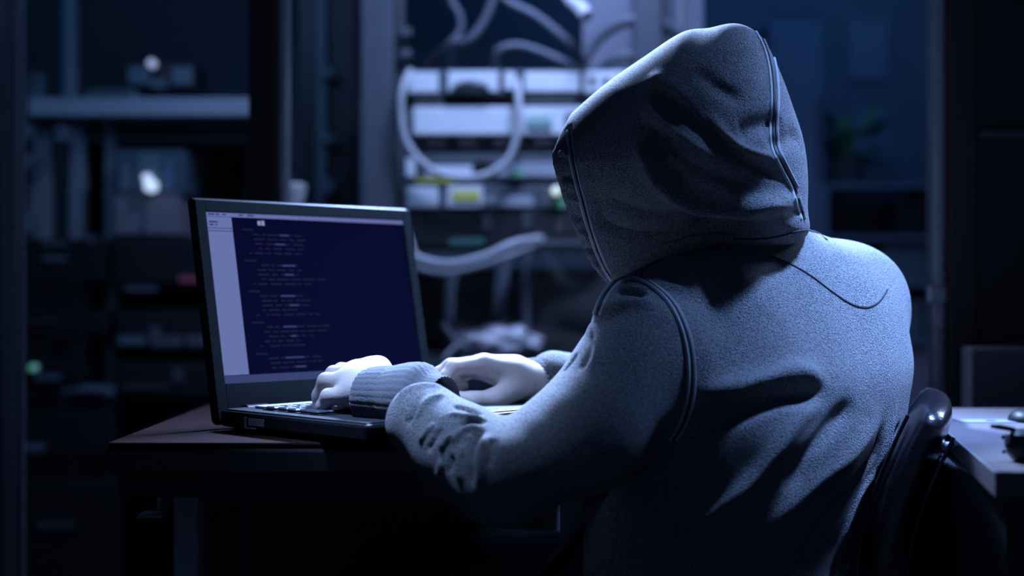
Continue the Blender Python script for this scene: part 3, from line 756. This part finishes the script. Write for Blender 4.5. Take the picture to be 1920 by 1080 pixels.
for k in range(5):
    a = k*2*math.pi/5+.3
    mb = MB(); mb.tube([(-.02, .02, .1), (-.02+.28*math.cos(a), .02+.28*math.sin(a), .06)], [.022, .014], 8)
    lg = mb.build('leg', M_dark, ch, True)
    mb = MB(); mb.cyl((-.02+.28*math.cos(a)-.012, .02+.28*math.sin(a), .027), (-.02+.28*math.cos(a)+.012, .02+.28*math.sin(a), .027), .027, 16); mb.build('caster', M_dark, lg, True)

# ------------------------------------------------------------------ the person
per = empty('person', (0, 0, 0), label='person in a grey hooded sweatshirt seen from behind, typing on the laptop', cat='person')

# -- hoodie body and sleeves
g = Grid((-.22, 1.24, .40), (.53, 2.06, 1.03), .0024)
rows = [  # z, cx, cy, angle, a, b
 (.40, .240, 1.635, 60, .175, .135), (.50, .240, 1.63, 59, .176, .138), (.60, .240, 1.62, 57, .178, .140), (.70, .260, 1.605, 51, .182, .142),
 (.757, .278, 1.598, 46, .182, .138), (.817, .286, 1.605, 41, .185, .134), (.88, .284, 1.625, 38, .186, .122), (.915, .283, 1.63, 38, .176, .108),
 (.94, .283, 1.63, 38, .155, .090), (.957, .283, 1.63, 38, .122, .070), (.972, .276, 1.63, 38, .06, .04), (.985, .272, 1.63, 38, .01, .01)]
R0 = np.array(rows); zd = np.arange(.34, 1.02, .002); kr = np.exp(-(np.arange(-18, 19)*.002/.012)**2/2); kr /= kr.sum()
R_ = np.stack([zd]+[np.convolve(np.pad(np.interp(zd, R0[:, 0], R0[:, i]), 18, 'edge'), kr, 'valid') for i in range(1, 6)], 1)
def torso(X, Y, Z):
    u0 = (X-.28)*.79+(Y-1.6)*.62
    tz = np.clip((Z-.70)/.2, 0, 1); zz = Z-.10*u0*tz*tz*(3-2*tz)
    f = [np.interp(zz, R_[:, 0], R_[:, i]).astype(np.float32) for i in range(1, 6)]
    al = np.radians(f[2]); c, s = np.cos(al), np.sin(al)
    x, y = X-f[0], Y-f[1]; u = np.abs(x*c+y*s)/f[3]; v = np.abs(-x*s+y*c)/f[4]
    q = (u**2.5+v**2.5)**(1/2.5)
    return (q-1)*np.minimum(f[3], f[4])
g.add(torso, (-.2, 1.3, .40), (.52, 2.0, .99), .01)
SL = (.146, 1.505, .848); EL = tuple(P(938, 897, 1.385)); WL = tuple(P(797, 790, 1.455))
MID = tuple(P(1095, 815, 1.44))
g.cone(SL, MID, .066, .057, .025)
g.cone(MID, EL, .057, .046, .02)
g.cone(EL, tuple(P(872, 850, 1.42)), .047, .045, .012)
g.cone(tuple(P(872, 850, 1.42)), WL, .045, .040, .02)
SR = (.400, 1.72, .890); ER = (.250, 1.885, .745); WR = tuple(P(1040, 712, 1.76))
g.cone((.300, 1.63, .900), SR, .055, .058, .04)
g.cone(SR, ER, .062, .052, .05); g.cone(ER, WR, .052, .036, .02)
g.cone(tuple(P(1166, 574, 1.50)), tuple(P(1262, 556, 1.53)), .027, .045, .02)
g.cone((.280, 1.625, .925), (.245, 1.61, 1.0), .078, .055, .03)
g.cone((.130, 1.60, .83), (.150, 1.72, .86), .035, .035, .04)     # chest fabric in front
V, Qd = g.mesh(4)
body = Surf(V, Qd)
D = np.zeros(len(V))
S = lambda *a, **k: body.stroke(D, *a, **k)
# sleeve head
S([(1110, 590), (1150, 572), (1200, 566), (1235, 580)], 14, .005)
S([(1150, 545), (1180, 545), (1215, 556)], 9, -.009)
S([(1100, 640), (1112, 610), (1120, 660), (1100, 700)], 9, .003)
S([(1085, 700), (1105, 665), (1112, 620)], 5, -.004)
# back folds
S([(1560, 712), (1500, 700), (1430, 716), (1350, 735), (1300, 740)], 20, .010)
S([(1555, 728), (1520, 738), (1460, 745), (1400, 765), (1330, 795), (1270, 830)], 15, -.015)
S([(1560, 742), (1500, 785), (1455, 850), (1400, 915), (1340, 960), (1260, 1010), (1200, 1050)], 15, .008)
S([(1605, 745), (1590, 765), (1560, 800), (1500, 870), (1470, 930)], 18, -.007)
S([(1620, 735), (1640, 790), (1600, 850), (1540, 900), (1470, 960), (1400, 1040), (1370, 1090)], 20, .005)
S([(1660, 770), (1640, 850), (1590, 920), (1530, 1000), (1490, 1090)], 10, -.006)
S([(1680, 740), (1672, 800), (1640, 880), (1600, 950), (1550, 1080)], 8, .005)
S([(1690, 790), (1665, 840), (1630, 900)], 6, -.005)
S([(1150, 900), (1152, 980), (1150, 1080)], 9, -.008)
S([(1185, 880), (1190, 960), (1180, 1080)], 12, .005)
S([(1215, 880), (1200, 960), (1190, 1080)], 6, -.004)
S([(1110, 930), (1100, 1000), (1095, 1080)], 12, .005)
S([(1230, 500), (1270, 530), (1310, 525)], 8, -.003)
S([(1215, 520), (1245, 535), (1290, 540)], 8, .003)
# underarm line between sleeve and torso
S([(1275, 800), (1240, 850), (1160, 900), (1080, 945)], 7, -.006)
# forearm wrinkles
for q, wd, am in (([(774, 795), (790, 770), (806, 750), (840, 738)], 6, .0042), ([(760, 800), (775, 780), (790, 760)], 6, -.003), ([(786, 832), (800, 812), (820, 793)], 5, .004), ([(800, 850), (815, 825), (832, 800)], 5, -.004),
                  ([(824, 845), (838, 825), (852, 812)], 5, .0045), ([(845, 760), (875, 765), (905, 780)], 5, -.0045), ([(835, 775), (870, 780), (912, 785)], 5, .004), ([(860, 800), (885, 790), (915, 790)], 5, -.005),
                  ([(845, 835), (870, 806), (905, 800)], 6, .004), ([(905, 800), (888, 840), (884, 890), (888, 920)], 6, -.008), ([(870, 830), (862, 870), (868, 910)], 7, .004), ([(850, 850), (845, 890)], 5, -.004),
                  ([(912, 810), (902, 860), (900, 930)], 7, .005), ([(925, 820), (918, 880)], 6, -.003), ([(740, 760), (760, 735), (800, 722), (850, 730)], 8, .003), ([(830, 860), (822, 900)], 6, .003)):
    S(q, wd, am)
S([(1050, 700), (1070, 680), (1085, 660)], 5, -.003)
V2 = V+body.N*D[:, None]
V2 = laplace(V2, Qd, 1, .4)
# fleece lumps
nz = np.sin(V2[:, 0]*61+V2[:, 2]*37)*np.sin(V2[:, 1]*53-V2[:, 2]*41)
V2 += vnormals(V2, Qd)*(nz*.0011)[:, None]
body = Surf(V2, Qd)
hoodie = link('sweatshirt', np_mesh('sweatshirt', V2, Qd), M_hood, per, True)

# -- hood, built in its own frame (forward, side, up)
th_ = math.radians(25)
Hc = Vector((.198, 1.60, 0)); hf = Vector((-math.cos(th_), math.sin(th_), 0)); hs = Vector((-math.sin(th_), -math.cos(th_), 0))
def toloc(px, py, s=0.0):
    k = (px-960)/F; b = Hc+hs*s
    p = (k*b.y-b.x)/(hf.x-k*hf.y)
    y = b.y+hf.y*p
    return (p, CZ-(py-540)/F*y)
prof = [(1070, 228), (1146, 160), (1220, 106), (1288, 61), (1335, 54), (1385, 45), (1425, 66), (1455, 122), (1480, 190), (1502, 260), (1510, 330), (1510, 390), (1514, 430), (1490, 456), (1420, 466), (1310, 475), (1225, 505), (1170, 560)]
out2 = [toloc(*q) for q in prof]
front = [toloc(a-120, b+20) for a, b in ((1165, 600), (1080, 450), (1050, 330), (1070, 215))]
poly = [Vector((a, b, 0)) for a, b in out2]
poly = [Vector((v.x, v.y, 0)) for v in spline(poly, 4)]+[Vector((a, b, 0)) for a, b in front]
PA = np.array([(v.x, v.y) for v in poly])
def poly_sd(PA, X, Y):
    n = len(PA); d = np.full(X.shape, 9., np.float32); ins = np.zeros(X.shape, bool)
    for i in range(n):
        a = PA[i]; b = PA[(i+1) % n]; e = b-a
        wx_, wy_ = X-a[0], Y-a[1]; t = np.clip((wx_*e[0]+wy_*e[1])/(e@e+1e-12), 0, 1)
        d = np.minimum(d, (wx_-t*e[0])**2+(wy_-t*e[1])**2)
        c = ((a[1] > Y) != (b[1] > Y)); 
        xi = a[0]+(Y-a[1])/(b[1]-a[1]+1e-12)*(b[0]-a[0]); ins ^= c & (X < xi)
    d = np.sqrt(d); return np.where(ins, -d, d)
hh = .0024
gh = Grid((-.17, -.16, .84), (.22, .16, 1.24), hh)
PX, PZ = np.meshgrid(gh.ax[0], gh.ax[2], indexing='ij')
e2 = poly_sd(PA, PX, PZ)[:, None, :].astype(np.float32)
S_ = gh.ax[1][None, :, None]; Xp = gh.ax[0][:, None, None]; Zp = gh.ax[2][None, None, :]
Rr, Wd = .105, .112
Wz = Wd*np.interp(gh.ax[2], [.90, .96, 1.05, 1.13, 1.22], [.85, .86, 1.0, .95, .7])[None, None, :]
outer = (np.sqrt(np.maximum(0, 1+e2/Rr)**2+(S_/Wz)**2)-1)*.10
rim = [toloc(a, b, .085) for a, b in ((1020, 120), (1044, 225), (1038, 290), (1060, 350), (1078, 420), (1092, 480), (1122, 558), (1150, 640))]
rim = np.array(rim)
rimp = np.interp(gh.ax[2], rim[::-1, 1], rim[::-1, 0])
cutd = Xp-rimp[None, None, :]+.35*S_*S_/.1*0
inner = (np.sqrt(np.maximum(0, 1+(e2+.014)/(Rr-.014))**2+(S_/(Wz-.014))**2)-1)*.09
inner = np.maximum(inner, (gh.ax[0].min()*0+.0)-Xp-.02)
f = np.maximum(outer, cutd)
f = np.maximum(f, -inner)
f[0] = f[-1] = .1; f[:, 0] = f[:, -1] = .1; f[:, :, 0] = f[:, :, -1] = .1
gh.f = f.astype(np.float32)
Vl, Qh = gh.mesh(5)
# forward tip of the rim puckers
A = np.array([tuple(hf), tuple(hs), (0, 0, 1)])
Vh = Vl@A+np.array([Hc.x, Hc.y, 0])
# handedness: (hf, hs, up) may be mirrored
if np.linalg.det(A) < 0: Qh = Qh[:, ::-1]
hood = Surf(Vh, Qh)
D = np.zeros(len(Vh))
S = lambda *a, **k: hood.stroke(D, *a, **k)
S([(1330, 205), (1350, 245), (1385, 275), (1425, 292), (1470, 300)], 9, .0065)
S([(1470, 225), (1420, 235), (1390, 250), (1370, 245)], 20, -.010)
S([(1500, 250), (1470, 265), (1430, 268)], 18, -.007)
S([(1225, 165), (1265, 195), (1305, 235), (1350, 268), (1400, 300), (1440, 322), (1478, 348)], 9, -.0085)
S([(1195, 195), (1235, 225), (1285, 262), (1330, 290), (1360, 305)], 9, .0045)
S([(1190, 215), (1225, 245), (1270, 285), (1340, 330), (1420, 345)], 12, -.005)
S([(1195, 250), (1215, 310), (1255, 355), (1310, 385), (1370, 395), (1430, 388), (1500, 384)], 17, .018)
S([(1120, 330), (1150, 400), (1220, 425), (1300, 425), (1380, 415), (1440, 412)], 32, -.015)
S([(1300, 130), (1350, 165), (1400, 195)], 16, -.005)
S([(1200, 250), (1240, 300), (1300, 345)], 12, -.004)
S([(1450, 370), (1480, 372), (1505, 380)], 7, .004)
S([(1455, 400), (1490, 398), (1510, 402)], 5, -.003)
S([(1215, 135), (1260, 165), (1310, 205)], 14, .003)
for i, yy in enumerate((285, 330, 372, 405, 435, 465, 495)):   # puckers along the rim
    x0 = np.interp(yy, [240, 290, 350, 420, 480, 558], [1046, 1038, 1052, 1066, 1090, 1122])
    S([(x0+6, yy), (x0+22, yy+4), (x0+34, yy+9)], 5, -.004 if i % 2 else .003)
S([(1066, 240), (1073, 290), (1098, 400), (1122, 480), (1150, 525)], 6, -.004, taper=False)
Vh = Vh+hood.N*D[:, None]
Vh = laplace(Vh, Qh, 1, .4)
hood = Surf(Vh, Qh)
hood_o = link('hood', np_mesh('hood', Vh, Qh), M_hood, per, True)

# -- rolled collar at the base of the hood
def tr(surfs, pts, n=6, off=0.0):
    out = []
    for p in spline([Vector((a, b, 0)) for a, b in pts], n):
        best = None
        for s in surfs:
            h, nn = s.hit(p.x, p.y)
            if h is not None and (best is None or h.y < best[0].y): best = (h, nn)
        if best: out.append(best[0]+best[1]*off)
    # drop jumps
    return out
def seam(name, surfs, pts, r, m, parent, off=0.0, shift=0, n=8, label=None):
    c = tr(surfs, [(a+shift, b) for a, b in pts], n, off)
    runs, cur = [], [c[0]] if c else []
    for p in c[1:]:
        if (p-cur[-1]).length < .03: cur.append(p)
        else: runs.append(cur); cur = [p]
    if cur: runs.append(cur)
    mb = MB(); ok = False
    for rr in runs:
        if len(rr) > 2:
            sm = [rr[0]]+[(rr[i-1]+rr[i]*2+rr[i+1])/4 for i in range(1, len(rr)-1)]+[rr[-1]]
            mb.tube(sm, r, 6); ok = True
    o = mb.build(name, m, parent, True)
    if label: o['label'] = label
    return o
collar = [(1135, 545), (1165, 515), (1215, 490), (1270, 468), (1325, 452), (1375, 446), (1440, 446), (1500, 434), (1530, 436)]
seam('collar_roll', [hood, body], [(1150, 520), (1190, 490), (1230, 470), (1290, 452), (1340, 444), (1375, 446)], .0068, M_hood, hood_o, -.001)
seam('collar_seam', [hood, body], [(1370, 448), (1440, 446), (1500, 433), (1530, 436), (1550, 450)], .0016, M_seam, hood_o, 0)
# -- seams on the hood
rimS = [(1068, 246), (1073, 290), (1085, 345), (1100, 405), (1118, 462), (1136, 505), (1152, 528)]
seam('rim_stitching', [hood], rimS, .0020, M_seaml, hood_o, .0006, -5)
seam('rim_stitching', [hood], rimS, .0022, M_seam, hood_o, .0004, 0)
seam('rim_stitching', [hood], rimS, .0018, M_seaml, hood_o, .0006, 5)
cen = [(1420, 54), (1438, 90), (1448, 130), (1452, 180), (1450, 230), (1452, 275), (1470, 315), (1488, 350), (1500, 385), (1508, 412)]
seam('centre_seam', [hood], cen, .0018, M_seaml, hood_o, .0004, -6)
seam('centre_seam', [hood], cen, .0022, M_seam, hood_o, .0002, 0)
seam('centre_seam', [hood], [q for q in cen[:8]], .0018, M_seaml, hood_o, .0004, 7)
# -- armhole, yoke and shoulder seams
arm = [(1120, 590), (1132, 560), (1150, 535), (1172, 523), (1200, 523), (1230, 540), (1258, 568), (1278, 605), (1291, 650), (1296, 700), (1293, 750), (1280, 795), (1262, 825)]
seam('armhole_seam', [body], arm, .0024, M_seaml, hoodie, .0006, -5)
seam('armhole_seam', [body], arm, .0026, M_seam, hoodie, .0004, 0)
seam('armhole_seam', [body], arm, .0020, M_seaml, hoodie, .0006, 6)
seam('shoulder_seam', [body], [(1245, 486), (1220, 497), (1205, 510), (1200, 523)], .0018, M_seam, hoodie, .0002)
seam('yoke_seam', [body], [(1440, 478), (1480, 494), (1520, 517), (1560, 547), (1595, 570), (1625, 577), (1648, 566), (1664, 543)], .0011, M_seam, hoodie, .0002)
# -- cuffs
def cuff(name, a, b, prof, parent, sq_=1.0):
    """ribbed cuff swept from a to b, prof = [(t, r)]"""
    a = Vector(a); b = Vector(b); ax = (b-a).normalized(); u = ax.cross(Vector((0, 0, 1))).normalized(); v = u.cross(ax)
    bm = bmesh.new(); n = 96; rings = []
    for t, r in prof:
        c = a+(b-a)*t
        rings.append([bm.verts.new(c+(u*math.cos(2*math.pi*k/n)+v*sq_*math.sin(2*math.pi*k/n))*(r+(.0007 if k % 3 == 0 else -.0002))) for k in range(n)])
    for q in range(len(rings)-1):
        for k in range(n): bm.faces.new((rings[q][k], rings[q][(k+1) % n], rings[q+1][(k+1) % n], rings[q+1][k]))
    bmesh.ops.recalc_face_normals(bm, faces=bm.faces[:])
    me = bpy.data.meshes.new(name); bm.to_mesh(me); bm.free(); return link(name, me, M_rib, parent, True)
cuff('cuff', P(692, 745, 1.545), P(800, 752, 1.500), [(-.02, .022), (-.05, .028), (.0, .0320), (.15, .0340), (.38, .0355), (.44, .0345), (.50, .0365), (.7, .0395), (.88, .0405), (.96, .039), (1.02, .034), (1.08, .028), (1.3, .027)], hoodie, 1.0)
cuff('cuff', P(972, 716, 1.735), P(1060, 715, 1.77), [(-.02, .019), (-.03, .024), (.0, .0265), (.3, .029), (.6, .030), (1.0, .031)], hoodie)
# zipper on the open front edge of the sweatshirt
zp = [P(a, b, 1.56) for a, b in ((1085, 992), (1060, 1018), (1035, 1045), (1005, 1078))]
mb = MB(); mb.tube(spline(zp, 6), .004, 6, .4); zt = mb.build('zipper_tape', M_seam, hoodie)
zz_ = spline(zp, 10); mb = MB()
for p in zz_: mb.box(p.x-.0014, p.x+.0014, p.y-.004, p.y-.001, p.z-.0009, p.z+.0009)
o = mb.build('zipper_teeth', M_dgrey, zt)
zf = MB(); ff = [P(1085, 992, 1.56), P(1005, 1078, 1.56), P(985, 1130, 1.58), P(1110, 1130, 1.58), P(1120, 960, 1.57)]
zf.prism(ff, (.004, .012, 0)); zf.build('front_flap', mat('dark_lining', (.02, .022, .026), .9), hoodie)

# -- jeans and shoes (below the frame)
gj = Grid((-.35, 1.35, 0.0), (.50, 2.35, .62), .007)
fh = Vector((-.86, .51, 0)); sh_ = Vector((.51, .86, 0))
hipc = Vector((.25, 1.62, .53))
gj.cone(hipc-sh_*.08, hipc+sh_*.08, .115, .115, .05)
knees = []
for s in (-1, 1):
    hp = hipc+sh_*.09*s; kn = hp+fh*.40+sh_*.05*s+Vector((0, 0, -.01)); ak = Vector((kn.x, kn.y, .10))-fh*.03
    gj.cone(hp, kn, .088, .062, .03); gj.cone(kn, ak, .062, .048, .02); knees.append((kn, ak))
Vj, Qj = gj.mesh(3)
link('jeans', np_mesh('jeans', Vj, Qj), mat('dark_denim', (.03, .04, .07), .9, noise=(200, .7)), per, True)
for kn, ak in knees:
    gs = Grid((ak.x-.32, ak.y-.2, -.01), (ak.x+.15, ak.y+.32, .14), .006)
    gs.cone((ak.x, ak.y, .07), (ak.x, ak.y, .05), .048, .05, .02); q = Vector((ak.x, ak.y, .036))
    gs.cone(q-fh*.05, q+fh*.16, .036, .034, .02)
    Vs, Qs = gs.mesh(3); Vs[:, 2] = np.maximum(Vs[:, 2], .001)
    link('shoe', np_mesh('shoe', Vs, Qs), M_dgrey, per, True)

# -- body: head, neck, trunk, arms, legs
gb = Grid((-.36, 1.30, .03), (.52, 2.30, 1.24), .0062)
hl = lambda p, s, z: tuple(Hc+hf*p+hs*s+Vector((0, 0, z)))
AX = [tuple(hf), tuple(hs), (0, 0, 1)]
gb.ell(hl(-.005, 0, 1.085), AX, (.090, .072, .098), .01)
gb.ell(hl(.030, 0, 1.03), AX, (.062, .055, .075), .03)
gb.cone(hl(.072, 0, .978), hl(.02, 0, .99), .020, .03, .02)
gb.cone(hl(.088, 0, 1.085), hl(.108, 0, 1.045), .008, .014, .01)
for s in (-1, 1):
    gb.ell(hl(-.005, .074*s, 1.06), AX, (.018, .010, .03), .005)
    gb.ell(hl(.088, .032*s, 1.078), AX, (.012, .018, .012), .006, op='sub')
    gb.ell(hl(.078, .032*s, 1.078), AX, (.013, .013, .013), .003)
gb.ell(hl(.092, 0, 1.015), AX, (.012, .024, .006), .006)
gb.cone(hl(.0, 0, 1.02), (.265, 1.625, .92), .042, .045, .02)
gb.ell((.283, 1.61, .84), [(math.cos(math.radians(40)), math.sin(math.radians(40)), 0), (-math.sin(math.radians(40)), math.cos(math.radians(40)), 0), (0, 0, 1)], (.13, .07, .08), .03)
gb.ell((.245, 1.62, .64), [(math.cos(1), math.sin(1), 0), (-math.sin(1), math.cos(1), 0), (0, 0, 1)], (.14, .105, .16), .06)
gb.cone(SL, MID, .042, .036, .01); gb.cone(MID, EL, .036, .030, .01); gb.cone(EL, tuple(P(805, 790, 1.47)), .028, .020, .01); gb.cone(tuple(P(805, 790, 1.47)), tuple(P(745, 754, 1.52)), .019, .019, .01)
gb.cone(SR, ER, .042, .034, .01); gb.cone(ER, tuple(P(1030, 715, 1.755)), .032, .020, .01)
for i, s in enumerate((-1, 1)):
    kn, ak = knees[i]; gb.cone(hipc+sh_*.09*s, kn, .075, .05, .03); gb.cone(kn, ak, .05, .036, .02)
Vb, Qb = gb.mesh(3)
parts = [(Vb, Qb)]
# hands: chains of joints (points from the view, every joint with its own distance)
def hand(lo, hi, chains, ells=()):
    gg = Grid(lo, hi, .0015)
    for ch_, k in chains:
        for (p, r), (q, r2) in zip(ch_[:-1], ch_[1:]): gg.cone(tuple(p), tuple(q), r, r2, k)
    V_, Q_ = gg.mesh(2); return V_, Q_
p = P
WLh = (p(722, 742, 1.53), .024)
left = [
 ([(p(748, 750, 1.515), .021), WLh, (p(700, 728, 1.550), .0225)], .010),
 ([(p(705, 706, 1.575), .019), (p(672, 698, 1.605), .0135)], .016),     # index metacarpal
 ([(p(703, 712, 1.565), .019), (p(662, 703, 1.590), .0135)], .016),
 ([(p(700, 724, 1.550), .019), (p(650, 716, 1.575), .0130)], .016),
 ([(p(698, 738, 1.540), .017), (p(655, 741, 1.558), .0125)], .014),
 ([(p(706, 694, 1.585), .0140), (p(711, 689, 1.59), .0125)], .012),
 ([(p(672, 698, 1.605), .0125), (p(640, 696, 1.640), .0095), (p(622, 722, 1.655), .0085), (p(616, 755, 1.655), .0075)], .004),
 ([(p(662, 703, 1.590), .0125), (p(626, 702, 1.615), .0098), (p(606, 728, 1.625), .0086), (p(601, 762, 1.625), .0075)], .004),
 ([(p(650, 716, 1.575), .0122), (p(611, 715, 1.593), .0096), (p(599, 742, 1.600), .0084), (p(598, 770, 1.600), .0074)], .004),
 ([(p(655, 741, 1.558), .0118), (p(616, 744, 1.565), .0090), (p(606, 762, 1.570), .0080), (p(606, 779, 1.572), .0070)], .004),
 ([(p(692, 748, 1.565), .015), (p(668, 757, 1.585), .0115), (p(648, 768, 1.600), .0092), (p(634, 777, 1.612), .0078)], .006)]
right = [
 ([(p(1040, 716, 1.755), .023), (p(985, 714, 1.732), .0225), (p(966, 705, 1.722), .0205)], .010),
 ([(p(962, 700, 1.715), .018), (p(908, 683, 1.705), .0125)], .014),
 ([(p(960, 698, 1.730), .018), (p(903, 684, 1.722), .0125)], .014),
 ([(p(960, 704, 1.745), .018), (p(900, 692, 1.742), .0120)], .014),
 ([(p(962, 704, 1.755), .015), (p(905, 693, 1.760), .0110)], .014),
 ([(p(908, 683, 1.705), .0122), (p(852, 690, 1.690), .0098), (p(836, 708, 1.685), .0086), (p(832, 732, 1.685), .0076)], .004),
 ([(p(903, 684, 1.722), .0120), (p(845, 688, 1.712), .0098), (p(822, 702, 1.708), .0086), (p(815, 725, 1.708), .0076)], .004),
 ([(p(900, 692, 1.742), .0115), (p(848, 697, 1.738), .0094), (p(835, 714, 1.735), .0084), (p(868, 724, 1.725), .0074)], .004),
 ([(p(905, 693, 1.760), .0105), (p(870, 699, 1.760), .0085), (p(855, 722, 1.755), .0078), (p(860, 736, 1.750), .0068)], .004),
 ([(p(966, 728, 1.705), .0155), (p(928, 750, 1.690), .0125), (p(888, 753, 1.682), .0105), (p(852, 746, 1.682), .0088)], .010)]
for arr in (left, right):
    pts = np.array([tuple(q[0]) for c, _ in arr for q in c]); lo = pts.min(0)-.04; hi = pts.max(0)+.04
    parts.append(hand(lo, hi, arr))
VV = np.concatenate([a for a, _ in parts]); off = 0; QQ = []
for a, b in parts: QQ.append(b+off); off += len(a)
link('body', np_mesh('body', VV, np.concatenate(QQ)), M_skin, per, True)
